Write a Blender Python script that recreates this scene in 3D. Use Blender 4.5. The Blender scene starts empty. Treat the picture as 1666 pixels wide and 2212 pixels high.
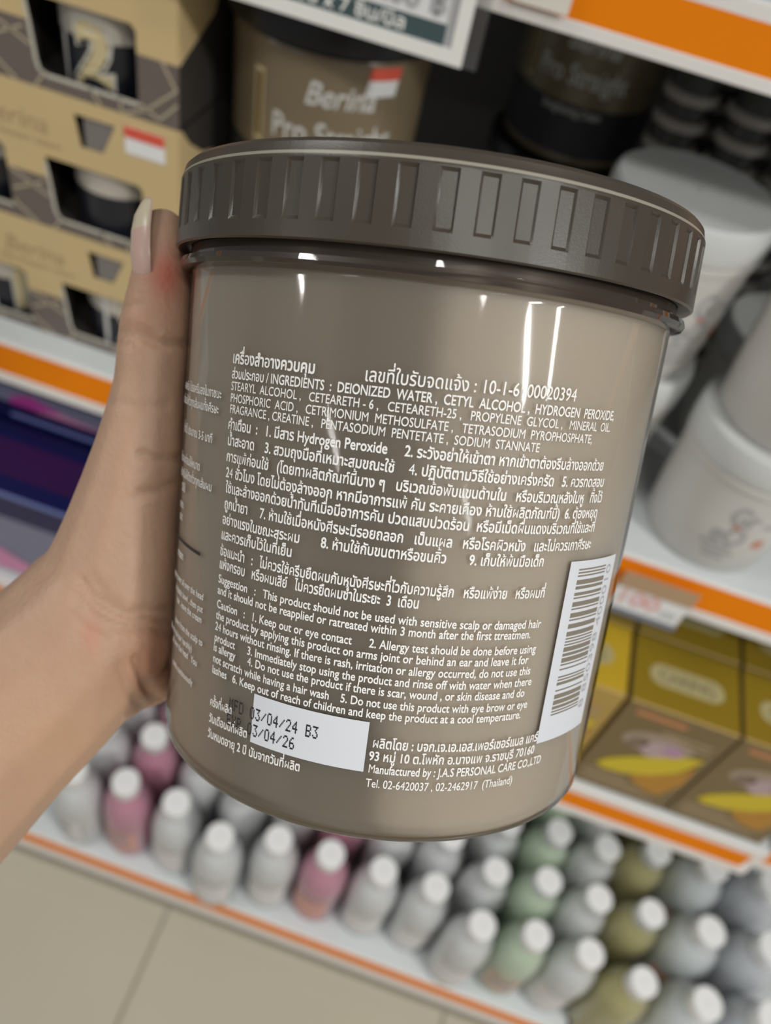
import bpy, bmesh, math, random
from mathutils import Vector, Matrix
from mathutils.geometry import tessellate_polygon

random.seed(7)
scene = bpy.context.scene
C = scene.collection
PI = math.pi

# ------------------------------------------------------------------ camera
H = 1.29                                   # the phone's height over the floor
RIGHT = Vector((0.94431452, 0.27525821, 0.18028593))
UP = Vector((-0.3244047, 0.6871328, 0.65008469))
FWD = Vector((-0.05506077, 0.67237001, -0.73816453))
CAM = Vector((0, 0, H))
cd = bpy.data.cameras.new('camera')
cam = bpy.data.objects.new('camera', cd)
C.objects.link(cam)
cam.matrix_world = Matrix(((RIGHT.x, UP.x, -FWD.x, 0), (RIGHT.y, UP.y, -FWD.y, 0), (RIGHT.z, UP.z, -FWD.z, H), (0, 0, 0, 1)))
cd.sensor_fit = 'HORIZONTAL'
cd.sensor_width = 36
cd.lens = 1758.0 / 1666 * 36
cd.clip_start = 0.01
cd.clip_end = 60
cd.dof.use_dof = True
cd.dof.focus_distance = 0.158
cd.dof.aperture_fstop = 15.5
scene.camera = cam

# ------------------------------------------------------------------ light
world = bpy.data.worlds.new('store_ambience')
scene.world = world
world.use_nodes = True
bg = world.node_tree.nodes['Background']
bg.inputs[0].default_value = (0.96, 0.98, 1.0, 1)
bg.inputs[1].default_value = 0.17

def area_light(x, y, z, power, sx=1.2, sy=0.10, rz=0.0, col=(1, 0.985, 0.95)):
    l = bpy.data.lights.new('tube_or_added_light', 'AREA')
    l.shape = 'RECTANGLE'; l.size = sx; l.size_y = sy; l.energy = power; l.color = col
    o = bpy.data.objects.new('tube_or_added_light', l); C.objects.link(o)
    o.location = (x, y, z); o.rotation_euler = (0, 0, rz)
    return o

ROW = -0.37                                # the tube rows run aslant to the shelves
area_light(1.15, -0.40, 2.89, 9, sx=0.24, sy=0.24)          # added square panel, unseen, sharpens the jar's shadow on the thumb
area_light(3.60, -0.95, 2.89, 18, sy=0.10, rz=ROW)
area_light(2.62, -1.36, 2.89, 66, sx=0.9, sy=0.03, rz=ROW)   # the key, over the right shoulder
area_light(0.60, -1.30, 2.89, 15, rz=ROW)  # added overhead light, unseen, fills the shelves
area_light(-1.90, -0.30, 2.89, 21, rz=ROW)  # added fill from the left, unseen
area_light(2.40, -2.84, 2.89, 3, sx=0.8, sy=0.06, rz=ROW)
area_light(-2.60, -4.20, 2.89, 13, sx=0.9, sy=0.06, rz=ROW)
area_light(-5.30, -3.20, 2.89, 44, sx=0.6, sy=0.06, rz=ROW)

scene.view_settings.view_transform = 'Standard'
scene.view_settings.look = 'None'
scene.view_settings.gamma = 1
scene.view_settings.use_curve_mapping = False
scene.view_settings.exposure = 0.2

# ------------------------------------------------------------------ helpers
def cw(x, y, z):
    """a point seen from the phone, millimetres right / down / ahead, to world metres"""
    return CAM + (RIGHT * x - UP * y + FWD * z) / 1000

def srgb(r, g, b):
    f = lambda c: (c / 255 / 12.92) if c / 255 <= 0.04045 else ((c / 255 + 0.055) / 1.055) ** 2.4
    return (f(r), f(g), f(b))

MATS = {}
def mat(name, col, rough=0.5, metal=0.0, spec=0.5, vary=0.06, scale=40.0, bump=0.0, bscale=300.0, coat=0.0, trans=0.0, sss=0.0, alpha=1.0, attr=None, sss_scale=0.004, sss_rad=(1.0, 0.35, 0.2)):
    if name in MATS:
        return MATS[name]
    m = bpy.data.materials.new(name); m.use_nodes = True
    nt = m.node_tree; b = nt.nodes['Principled BSDF']
    b.inputs['Roughness'].default_value = rough
    b.inputs['Metallic'].default_value = metal
    b.inputs['Specular IOR Level'].default_value = spec
    b.inputs['Coat Weight'].default_value = coat
    b.inputs['Coat Roughness'].default_value = 0.05
    b.inputs['Transmission Weight'].default_value = trans
    b.inputs['Alpha'].default_value = alpha
    tc = nt.nodes.new('ShaderNodeTexCoord')
    n = nt.nodes.new('ShaderNodeTexNoise'); n.inputs['Scale'].default_value = scale; n.inputs['Detail'].default_value = 3
    nt.links.new(tc.outputs['Object'], n.inputs['Vector'])
    mix = nt.nodes.new('ShaderNodeMix'); mix.data_type = 'RGBA'
    nt.links.new(n.outputs['Fac'], mix.inputs[0])
    if attr:
        a = nt.nodes.new('ShaderNodeVertexColor'); a.layer_name = attr
        dk = nt.nodes.new('ShaderNodeMix'); dk.data_type = 'RGBA'; dk.blend_type = 'MULTIPLY'; dk.inputs[0].default_value = 1
        nt.links.new(a.outputs['Color'], dk.inputs[6]); dk.inputs[7].default_value = (1 - vary, 1 - vary * 1.4, 1 - vary * 1.5, 1)
        nt.links.new(dk.outputs[2], mix.inputs[6]); nt.links.new(a.outputs['Color'], mix.inputs[7])
    else:
        mix.inputs[6].default_value = tuple(max(0, c * (1 - vary)) for c in col) + (1,)
        mix.inputs[7].default_value = tuple(min(1, c * (1 + vary)) for c in col) + (1,)
    nt.links.new(mix.outputs[2], b.inputs['Base Color'])
    if sss:
        b.inputs['Subsurface Weight'].default_value = sss
        b.inputs['Subsurface Radius'].default_value = sss_rad
        b.inputs['Subsurface Scale'].default_value = sss_scale
    if bump:
        n2 = nt.nodes.new('ShaderNodeTexNoise'); n2.inputs['Scale'].default_value = bscale; n2.inputs['Detail'].default_value = 4
        nt.links.new(tc.outputs['Object'], n2.inputs['Vector'])
        bp = nt.nodes.new('ShaderNodeBump'); bp.inputs['Strength'].default_value = bump; bp.inputs['Distance'].default_value = 0.001
        nt.links.new(n2.outputs['Fac'], bp.inputs['Height']); nt.links.new(bp.outputs['Normal'], b.inputs['Normal'])
    MATS[name] = m
    return m

def clear_mat(name, tint, amount=0.0, rough=0.03, body=(1, 1, 1), fresnel=0.06):
    """thin clear plastic: see-through, a little body colour, reflecting more at grazing angles"""
    if name in MATS:
        return MATS[name]
    m = bpy.data.materials.new(name); m.use_nodes = True
    nt = m.node_tree; nt.nodes.clear()
    out = nt.nodes.new('ShaderNodeOutputMaterial')
    tr = nt.nodes.new('ShaderNodeBsdfTransparent'); tr.inputs[0].default_value = tint + (1,)
    pb = nt.nodes.new('ShaderNodeBsdfPrincipled'); pb.inputs['Roughness'].default_value = 0.35
    tc = nt.nodes.new('ShaderNodeTexCoord'); nz = nt.nodes.new('ShaderNodeTexNoise'); nz.inputs['Scale'].default_value = 30
    nt.links.new(tc.outputs['Object'], nz.inputs['Vector'])
    mx = nt.nodes.new('ShaderNodeMix'); mx.data_type = 'RGBA'
    mx.inputs[6].default_value = tuple(c * 0.94 for c in body) + (1,); mx.inputs[7].default_value = tuple(body) + (1,)
    nt.links.new(nz.outputs['Fac'], mx.inputs[0]); nt.links.new(mx.outputs[2], pb.inputs['Base Color'])
    m1 = nt.nodes.new('ShaderNodeMixShader'); m1.inputs[0].default_value = amount
    nt.links.new(tr.outputs[0], m1.inputs[1]); nt.links.new(pb.outputs[0], m1.inputs[2])
    gl = nt.nodes.new('ShaderNodeBsdfGlossy'); gl.inputs['Roughness'].default_value = rough
    fr = nt.nodes.new('ShaderNodeFresnel'); fr.inputs[0].default_value = 1.47
    m2 = nt.nodes.new('ShaderNodeMixShader')
    nt.links.new(fr.outputs[0], m2.inputs[0]); nt.links.new(m1.outputs[0], m2.inputs[1]); nt.links.new(gl.outputs[0], m2.inputs[2])
    nt.links.new(m2.outputs[0], out.inputs[0])
    MATS[name] = m
    return m

class MB:
    def __init__(self):
        self.v = []; self.f = []; self.m = []
    def add(self, vs, fs, mi=0):
        o = len(self.v)
        self.v += [tuple(p) for p in vs]
        self.f += [tuple(i + o for i in f) for f in fs]
        self.m += [mi] * len(fs)
        return self
    def box(self, x0, x1, y0, y1, z0, z1, mi=0, bev=0.0):
        if bev <= 0:
            vs = [(x, y, z) for z in (z0, z1) for y in (y0, y1) for x in (x0, x1)]
            fs = [(0, 2, 3, 1), (4, 5, 7, 6), (0, 1, 5, 4), (2, 6, 7, 3), (0, 4, 6, 2), (1, 3, 7, 5)]
            return self.add(vs, fs, mi)
        bm = bmesh.new()
        bmesh.ops.create_cube(bm, size=1)
        for v in bm.verts:
            v.co = Vector(((x0 + x1) / 2 + v.co.x * (x1 - x0), (y0 + y1) / 2 + v.co.y * (y1 - y0), (z0 + z1) / 2 + v.co.z * (z1 - z0)))
        bmesh.ops.bevel(bm, geom=bm.edges[:], offset=bev, segments=2, affect='EDGES', profile=0.5)
        bm.verts.index_update()
        self.add([v.co[:] for v in bm.verts], [[v.index for v in f.verts] for f in bm.faces], mi)
        bm.free()
        return self
    def lathe(self, prof, seg=32, mi=0, c=(0, 0, 0), a0=0.0, a1=2 * PI):
        full = abs(a1 - a0 - 2 * PI) < 1e-6
        n = seg if full else seg + 1
        vs = []
        for r, z in prof:
            for k in range(n):
                a = a0 + (a1 - a0) * k / seg
                vs.append((c[0] + r * math.cos(a), c[1] + r * math.sin(a), c[2] + z))
        fs = []
        for i in range(len(prof) - 1):
            for k in range(seg):
                k2 = (k + 1) % n if full else k + 1
                fs.append((i * n + k, i * n + k2, (i + 1) * n + k2, (i + 1) * n + k))
        return self.add(vs, fs, mi)
    def prism(self, poly, holes, y0, y1, mi=0):
        """outline in x,z given depth y0..y1"""
        loops = [poly] + holes
        flat = [p for l in loops for p in l]
        tris = tessellate_polygon([[Vector((p[0], p[1], 0)) for p in l] for l in loops])
        n = len(flat)
        vs = [(p[0], y0, p[1]) for p in flat] + [(p[0], y1, p[1]) for p in flat]
        fs = []
        for t in tris:
            a, b, c = [flat[i] for i in t]
            cr = (b[0] - a[0]) * (c[1] - a[1]) - (b[1] - a[1]) * (c[0] - a[0])
            t = t if cr > 0 else (t[0], t[2], t[1])
            fs.append(tuple(t)); fs.append((t[0] + n, t[2] + n, t[1] + n))
        o = 0
        for l in loops:
            k = len(l)
            ar = sum(l[i][0] * l[(i + 1) % k][1] - l[(i + 1) % k][0] * l[i][1] for i in range(k))
            for i in range(k):
                j = (i + 1) % k
                q = (o + j, o + i, o + i + n, o + j + n)
                fs.append(q if (ar > 0) == (l is poly) else q[::-1])
            o += k
        return self.add(vs, fs, mi)
    def ribbon(self, pts, w, y, mi=0, t=0.0003):
        """flat strip along pts (x,z) standing proud of the plane y"""
        for (x0, z0), (x1, z1) in zip(pts[:-1], pts[1:]):
            d = Vector((x1 - x0, z1 - z0)); L = d.length or 1; nx, nz = -d.y / L * w / 2, d.x / L * w / 2
            vs = [(x0 + nx, y, z0 + nz), (x0 - nx, y, z0 - nz), (x1 - nx, y, z1 - nz), (x1 + nx, y, z1 + nz)]
            vs += [(a, b - t, c) for a, b, c in vs]
            self.add(vs, [(4, 5, 6, 7), (0, 1, 5, 4), (2, 3, 7, 6), (1, 2, 6, 5), (3, 0, 4, 7)], mi)
        return self

def obj(name, mb, mats, parent=None, smooth=False, label=None, loc=None):
    me = bpy.data.meshes.new(name)
    if isinstance(mb, MB):
        me.from_pydata(mb.v, [], mb.f)
        if any(mb.m):
            me.polygons.foreach_set('material_index', mb.m)
    for m in (mats if isinstance(mats, (list, tuple)) else [mats]):
        me.materials.append(m)
    if smooth is True:
        me.polygons.foreach_set('use_smooth', [True] * len(me.polygons))
    elif smooth:
        me.polygons.foreach_set('use_smooth', [True] * len(me.polygons))
        me.set_sharp_from_angle(angle=math.radians(smooth))
    me.update()
    o = bpy.data.objects.new(name, me); C.objects.link(o)
    if parent: o.parent = parent
    if loc: o.location = loc
    if label: o['label'] = label
    return o

def thing(name, label, cat, loc=(0, 0, 0), rz=0.0, group=None):
    o = bpy.data.objects.new(name, None); C.objects.link(o)
    o.empty_display_size = 0.02
    o.location = loc; o.rotation_euler = (0, 0, rz)
    o['label'] = label; o['category'] = cat
    if group: o['group'] = group
    return o

def tag(o, label, cat, group=None):
    o['label'] = label; o['category'] = cat
    if group: o['group'] = group
    return o

def dup(root, loc, rz=0.0, label=None, group=None):
    r = root.copy(); C.objects.link(r); r.location = loc; r.rotation_euler = (0, 0, rz)
    if label: r['label'] = label
    if group: r['group'] = group
    for ch in list(root.children):
        c = ch.copy(); C.objects.link(c); c.parent = r
        for g in list(ch.children):
            d = g.copy(); C.objects.link(d); d.parent = c
    return r

# ------------------------------------------------------------------ lettering (Blender's built-in face, laid out glyph by glyph)
_tc = bpy.data.curves.new('lettering_source', 'FONT'); _tc.size = 1.0
_to = bpy.data.objects.new('lettering_source', _tc); C.objects.link(_to)
def _contours(body):
    _tc.body = body
    bpy.context.view_layer.update()
    dg = bpy.context.evaluated_depsgraph_get()
    ob = _to.evaluated_get(dg)
    cu = ob.to_curve(dg)
    res = []
    for s in cu.splines:
        pts = []
        bp = s.bezier_points
        n = len(bp)
        for i in range(n):
            a, b = bp[i], bp[(i + 1) % n]
            p0, p1, p2, p3 = a.co, a.handle_right, b.handle_left, b.co
            straight = abs((p1 - p0).cross(p3 - p0).length) + abs((p2 - p0).cross(p3 - p0).length) < 1e-5
            for t in ((0,) if straight else (0, 1 / 3, 2 / 3)):
                u = 1 - t
                q = p0 * u ** 3 + p1 * 3 * u * u * t + p2 * 3 * u * t * t + p3 * t ** 3
                if not pts or (Vector((q.x, q.y)) - pts[-1]).length > 1e-4:
                    pts.append(Vector((q.x, q.y)))
        if len(pts) > 2 and (pts[0] - pts[-1]).length < 1e-4:
            pts.pop()
        if len(pts) > 2:
            res.append(pts)
    ob.to_curve_clear()
    return res
def _area(p):
    return sum(p[i].x * p[(i + 1) % len(p)].y - p[(i + 1) % len(p)].x * p[i].y for i in range(len(p))) / 2
def _inside(pt, poly):
    c = False
    for i in range(len(poly)):
        a, b = poly[i], poly[i - 1]
        if (a.y > pt.y) != (b.y > pt.y) and pt.x < (b.x - a.x) * (pt.y - a.y) / (b.y - a.y) + a.x:
            c = not c
    return c
def _offset(p, d):
    out = []; n = len(p)
    for i in range(n):
        e1 = (p[i] - p[i - 1]); e2 = (p[(i + 1) % n] - p[i])
        if e1.length < 1e-6 or e2.length < 1e-6:
            out.append(p[i]); continue
        n1 = Vector((e1.y, -e1.x)).normalized(); n2 = Vector((e2.y, -e2.x)).normalized()
        m = n1 + n2
        m = m.normalized() if m.length > 0.2 else n1
        out.append(p[i] + m * d)
    return out
def _fill(cons, bold):
    if not cons: return [], []
    big = max(cons, key=lambda p: abs(_area(p)))
    sgn = 1 if _area(big) > 0 else -1
    cons = [(p if sgn > 0 else p[::-1]) for p in cons]
    outers = [p for p in cons if _area(p) > 0]; holes = [p for p in cons if _area(p) <= 0]
    V, T = [], []
    for o in outers:
        mine = [h for h in holes if _inside(h[0], o) and abs(_area(h)) < abs(_area(o))]
        for bo in (bold, bold * 0.5, 0.0):
            loops = [_offset(o, bo)] + [_offset(h, bo) for h in mine]
            flat = [q for l in loops for q in l]
            tr = tessellate_polygon([[Vector((q.x, q.y, 0)) for q in l] for l in loops])
            want = sum(_area(l) for l in loops)
            got = sum(abs((flat[t[1]] - flat[t[0]]).cross(flat[t[2]] - flat[t[0]])) / 2 for t in tr)
            if abs(got - want) < 0.02 * abs(want): break
        k = len(V)
        V += [(q.x, q.y) for q in flat]
        for t in tr:
            a, b, c = [flat[i] for i in t]
            cr = (b - a).cross(c - a)
            if abs(cr) > 1e-9:
                T.append(tuple(i + k for i in (t if cr > 0 else (t[0], t[2], t[1]))))
    return V, T
UPPER = set('\u0e31\u0e34\u0e35\u0e36\u0e37\u0e47\u0e4d'); TONE = set('\u0e48\u0e49\u0e4a\u0e4b\u0e4c'); LOWER = set('\u0e38\u0e39\u0e3a')
MARKS = UPPER | TONE | LOWER
_G = {}
_lx = None; _ko = None
def glyph(ch, bold):
    global _lx, _ko
    key = (ch, bold)
    if key in _G: return _G[key]
    if _lx is None:
        _lx = min(p.x for p in _contours('l')[0])
        k = _contours('\u0e01'); kl = _contours('\u0e01l')
        _ko = (len(k), min(p.x for p in kl[-1]) - _lx)
    if ch in MARKS:
        cons = _contours('\u0e01' + ch)[_ko[0]:]
        cons = [[q - Vector((_ko[1], 0)) for q in p] for p in cons]
        adv = 0.0
    else:
        both = _contours(ch + 'l')
        adv = min(p.x for p in both[-1]) - _lx
        cons = both[:-1]
    V, T = _fill(cons, bold)
    _G[key] = (V, T, adv)
    return _G[key]
def layout(s, bold=0.012, track=0.0, lower_latin=1.0):
    """list of (verts, tris) and total width for one line at size 1"""
    x = 0.0; out = []; prev_upper = False
    chars = list(s)
    for i, ch in enumerate(chars):
        V, T, adv = glyph(ch, bold)
        dy = 0.0
        if ch in TONE and (prev_upper or (i + 1 < len(chars) and chars[i + 1] == '\u0e33')):
            dy = 0.20
        if V:
            out.append(([(x + vx, vy + dy) for vx, vy in V], T))
        if ch not in MARKS:
            prev_upper = False
        elif ch in UPPER:
            prev_upper = True
        x += adv + (track if ch not in MARKS else 0)
    return out, x
def flat_text(mb, s, x0, z0, size, y, mi=0, width=None, bold=0.012, shear=0.0, center=False, plane='front', flip=1):
    gl, w = layout(s, bold)
    sx = size if width is None else width / w
    if center: x0 -= w * sx / 2
    for V, T in gl:
        P = [(x0 + (vx + shear * vy) * sx, z0 + vy * size) for vx, vy in V]
        vs = [(a, y, b) for a, b in P] if plane == 'front' else [(a, b, y) for a, b in P]
        mb.add(vs, T, mi)
    return mb
def round_text(mb, s, th0, h0, size, rad, th1=None, h1=None, bold=0.012, mi=0, shear=0.0, bent=1):
    """lettering wrapped round an upright axis: th in degrees, h metres, rad(h) radius; th grows to the right"""
    gl, w = layout(s, bold)
    a0 = math.radians(th0)
    if th1 is None:
        k = size / rad(h0); dh = 0.0
    else:
        k = (math.radians(th1) - a0) / w; dh = ((h1 if h1 is not None else h0) - h0) / w
    for V, T in gl:
        vs = []
        for vx, vy in V:
            xx = vx + shear * vy
            a = a0 + xx * k; h = h0 + dh * xx + vy * size; r = rad(h)
            vs.append((r * math.cos(a), r * math.sin(a), h))
        mb.add(vs, T, mi)
    return mb
def wrap_quad(mb, th0, th1, h0, h1, rad, n=12, mi=0, th0b=None, th1b=None):
    th0b = th0 if th0b is None else th0b; th1b = th1 if th1b is None else th1b
    vs = []; fs = []
    for j in range(5):
        t = j / 4; h = h0 + (h1 - h0) * t
        for i in range(n + 1):
            u = i / n
            a = math.radians((th0b + (th1b - th0b) * u) * (1 - t) + (th0 + (th1 - th0) * u) * t)
            vs.append((rad(h) * math.cos(a), rad(h) * math.sin(a), h))
    for j in range(4):
        for i in range(n):
            k = j * (n + 1) + i
            fs.append((k, k + 1, k + n + 2, k + n + 1))
    return mb.add(vs, fs, mi)

# ------------------------------------------------------------------ shared materials
M_white = mat('white_painted_steel', (0.60, 0.63, 0.63), 0.35, vary=0.03, scale=8)
M_rail = mat('white_rail_plastic', (0.80, 0.77, 0.74), 0.4, vary=0.03, scale=12)
M_orange = mat('orange_strip', (0.86, 0.235, 0.004), 0.75, spec=0.12, vary=0.05, scale=20)
M_back = mat('grey_back_panel', (0.13, 0.12, 0.11), 0.6)
M_tile = mat('beige_floor_tile', srgb(181, 174, 156), 0.28, vary=0.06, scale=5, bump=0.02, bscale=60)
M_grout = mat('grey_grout', srgb(140, 132, 116), 0.85, vary=0.1, scale=90)
M_cap = mat('white_cap_plastic', (0.86, 0.86, 0.85), 0.35, vary=0.02)
M_black = mat('black_plastic', (0.012, 0.011, 0.012), 0.3, vary=0.1)
M_ink = mat('black_ink', (0.02, 0.02, 0.025), 0.6)
M_whiteink = mat('white_print', (0.90, 0.89, 0.86), 0.5, vary=0.02)
M_paper = mat('white_paper_label', (0.72, 0.74, 0.78), 0.45, vary=0.02)
M_red = mat('red_print', (0.70, 0.10, 0.06), 0.5)

# ------------------------------------------------------------------ setting: the floor
TILE = 0.418; GAP = 0.004
fb = MB().box(-2.3, 2.3, -2.0, 1.0, -0.02, -0.0015)
floor = obj('floor', fb, M_grout); floor['kind'] = 'structure'
floor['label'] = 'glossy beige floor tiles with grey joints'
tm = None
for ix in range(-5, 5):
    for iy in range(-4, 1):
        x0 = -0.1745 + ix * TILE; y0 = 0.312 - TILE + iy * TILE
        if tm is None:
            t = obj('tile', MB().box(GAP / 2, TILE - GAP / 2, GAP / 2, TILE - GAP / 2, -0.010, 0, bev=0.0012), M_tile, floor)
            tm = t.data
        else:
            t = bpy.data.objects.new('tile', tm); C.objects.link(t); t.parent = floor
        t.location = (x0, y0, 0)

# ------------------------------------------------------------------ shelving
YBACK = 0.86
SHELVES = [   # front y, deck top z, orange top, orange bottom, rail bottom (heights relative to the phone)
    ('A', 0.420, -0.084, -0.091, -0.1105, -0.1165),
    ('B', 0.400, -0.400, -0.4025, -0.4290, -0.4385),
    ('D', 0.360, -0.651, -0.6625, -0.6880, -0.7010),
    ('E', 0.300, -1.142, -1.1470, -1.1810, -1.2120)]
def bay(x0, x1, label, dshift=0.0):
    u = thing('shelving_unit', label, 'shelf', ((x0 + x1) / 2, 0.6, 0))
    inv = Vector(((x0 + x1) / 2, 0.6, 0))
    def part(name, mb, m, par=None, **k):
        o = obj(name, mb, m, par or u, **k)
        if par is None: o.location = -inv
        return o
    part('back_panel', MB().box(x0, x1, YBACK, YBACK + 0.02, 0.02, 1.75, bev=0.001), M_back)
    for x in (x0 + 0.0, x1 - 0.03):
        part('upright', MB().box(x, x + 0.03, YBACK - 0.03, YBACK, 0.0, 1.75, bev=0.001), M_white)
    part('kick_plate', MB().box(x0, x1, 0.318, 0.335, 0.001, H - 1.2120, bev=0.001), M_rail)
    for nm, yf, dt, ot, ob_, rb in SHELVES:
        ds = dshift if nm == 'D' else 0.0
        yf += ds
        d = part('shelf', MB().box(x0 + 0.001, x1 - 0.001, yf + 0.002, YBACK, H + dt - 0.018, H + dt, bev=0.0012), M_white)
        rail = MB().box(x0 + 0.001, x1 - 0.001, yf, yf + 0.0018, H + rb, H + dt - 0.0004, bev=0.0004)
        rail.box(x0 + 0.001, x1 - 0.001, yf - 0.0012, yf + 0.001, H + rb, H + ob_, bev=0.0004)
        rail.box(x0 + 0.001, x1 - 0.001, yf - 0.0006, yf + 0.001, H + ot, H + dt - 0.0006, bev=0.0002)
        part('price_rail', rail, M_rail, d)
        part('orange_strip', MB().box(x0 + 0.004, x1 - 0.010, yf - 0.0008, yf, H + ob_, H + ot), M_orange, d)
        for x in (x0 + 0.004, x1 - 0.010):
            part('bracket', MB().prism([(0.02, H + dt - 0.018), (0.02, H + dt - 0.05), (0.30, H + dt - 0.018)], [], 0, 0.005), M_white, d)
            b = d.children[-1] if d.children else None
    return u
def fix_brackets():
    # the brackets are cut in the x-z plane; turn them to run front to back under each shelf
    for o in [o for o in C.objects if o.name.split('.')[0] == 'bracket']:
        sh = o.parent; xs = [v.co.x for v in sh.data.vertices]
        i = [c for c in sh.children if c.name.split('.')[0] == 'bracket'].index(o)
        x = (min(xs) + 0.003) if i == 0 else (max(xs) - 0.009)
        for v in o.data.vertices:
            cx, cy, cz = v.co
            v.co = (x + cy, YBACK - 0.03 - cx, cz)
        o.data.flip_normals()
UNIT = bay(-1.25, 0.372, 'white steel store shelving with orange price strips behind the held jar')
UNIT2 = bay(0.378, 1.45, 'white steel shelving bay next to the gold carton shelf end', 0.012)
fix_brackets()
ZA = H - 0.084; ZB = H - 0.400 + 0.0004; ZD = H - 0.651 + 0.0004; ZE = H - 1.142 + 0.0004

# ------------------------------------------------------------------ price tags
M_card = mat('white_card', (0.80, 0.80, 0.80), 0.5, vary=0.02)
M_teal = mat('dark_teal_print', srgb(62, 82, 84), 0.6)
M_tagframe = mat('white_tag_frame', (0.84, 0.83, 0.80), 0.35, vary=0.02)
M_greyink = mat('grey_print', (0.42, 0.42, 0.43), 0.6)
M_film = clear_mat('clear_film', (0.93, 0.94, 0.94), 0.05)
pt = thing('price_tag', 'large white framed price tag with teal band hanging from the top shelf rail', 'price tag', (-0.13, 0.4115, H - 0.1405))
fr = MB(); W_, H_ = 0.0745, 0.085
fr.prism([(-W_, 0), (W_, 0), (W_, H_), (-W_, H_)], [[(-W_ + 0.0065, 0.0065), (-W_ + 0.0065, H_ - 0.0065), (W_ - 0.0065, H_ - 0.0065), (W_ - 0.0065, 0.0065)]], -0.0015, 0.002)
obj('frame', fr, M_tagframe, pt)
card = obj('card', MB().box(-W_ + 0.005, W_ - 0.005, 0.0, 0.0012, 0.005, H_ - 0.005), M_card, pt)
obj('band', MB().box(-W_ + 0.0066, W_ - 0.0105, -0.0004, 0.0, 0.0066, 0.0155), M_teal, card)
tx = MB()
flat_text(tx, '.00 ฿', W_ - 0.043, 0.0185, 0.014, -0.0006, width=0.031, bold=0.02)
obj('price_print', tx, M_greyink, card)
tx = MB(); flat_text(tx, 'ราคา ต่อ ชิ้น x 7 ชิ้น/บิล', -0.045, 0.0085, 0.0085, -0.0007, width=0.09, bold=0.02)
obj('band_print', tx, M_whiteink, card)
tx = MB(); flat_text(tx, '100', -0.05, 0.0235, 0.05, -0.0006, width=0.075, bold=0.04)
obj('price_digits', tx, M_orange, card)
obj('edge_strip', MB().box(W_ - 0.0105, W_ - 0.0066, -0.0005, 0, 0.0066, H_ - 0.0066), M_greyink, card)
obj('sleeve', MB().box(W_, W_ + 0.007, 0.0005, 0.0015, 0.0, H_), M_film, pt)

c2 = obj('shelf_label', MB().box(-0.013, 0.013, 0, 0.001, 0, 0.022, bev=0.0003), mat('cream_card', (0.74, 0.70, 0.62), 0.5), loc=(-0.028, 0.4155, H - 0.1092))
tag(c2, 'small cream label card on the top shelf rail beside the large price tag', 'label')

pt2 = thing('price_tag', 'white price tag with pink zeros on the rail under the white tubs', 'price tag', (0.165, 0.3935, H - 0.4535))
card = obj('card', MB().box(-0.026, 0.026, 0, 0.0012, 0.006, 0.036, bev=0.0003), M_card, pt2)
tx = MB(); flat_text(tx, '100', -0.024, 0.013, 0.021, -0.0003, width=0.032, bold=0.03)
obj('price_print', tx, mat('pink_print', (0.75, 0.42, 0.40), 0.6), card)
tx = MB(); flat_text(tx, 'บาท', 0.010, 0.012, 0.009, -0.0003, width=0.012, bold=0.03)
obj('unit_print', tx, M_greyink, card)
obj('holder', MB().box(-0.027, 0.027, -0.001, 0.0016, 0.0, 0.006, bev=0.0004), mat('smoky_holder', (0.16, 0.17, 0.20), 0.3), pt2)
obj('top_film', MB().box(-0.0265, 0.0265, -0.0012, -0.0006, 0.030, 0.046), clear_mat('smeared_film', (1, 1, 1), 0.5, body=(0.95, 0.62, 0.36)), pt2)

# ------------------------------------------------------------------ hair-cream jars of the range
JR0, JR1, JH = 56.05, 53.43, 115.18        # body radius under the lid, at the foot, height (mm)
def jrad(z, grow=0.0):                      # outer radius at z metres over the foot
    h = z * 1000
    return (JR1 + (JR0 - JR1) * h / (JH - 5) + grow) / 1000
LIDP = [(60.0, 0.0), (60.0, 14.4), (59.75, 15.0), (59.4, 16.6), (58.6, 17.4), (57.0, 17.7), (55.5, 17.2), (0.0, 17.2)]
def jar_profile(g=0.0):
    p = [(0.001, 3.0 + g * .2), (40, 2.6 + g * .2), (46, 0.6 + g), (49.4, 0.0 + g)]
    for k in range(1, 7):
        a = PI / 2 * k / 6
        p.append((JR1 - 4.6 + 4.6 * math.sin(a) - g, 4.6 - 4.6 * math.cos(a) + g * math.cos(a)))
    for h in (5.0, 6.0, 30, 60, 90, JH - 7, JH - 5.6, JH - 5):
        p.append((JR1 + (JR0 - JR1) * h / (JH - 5) - g, h))
    return p
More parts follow.
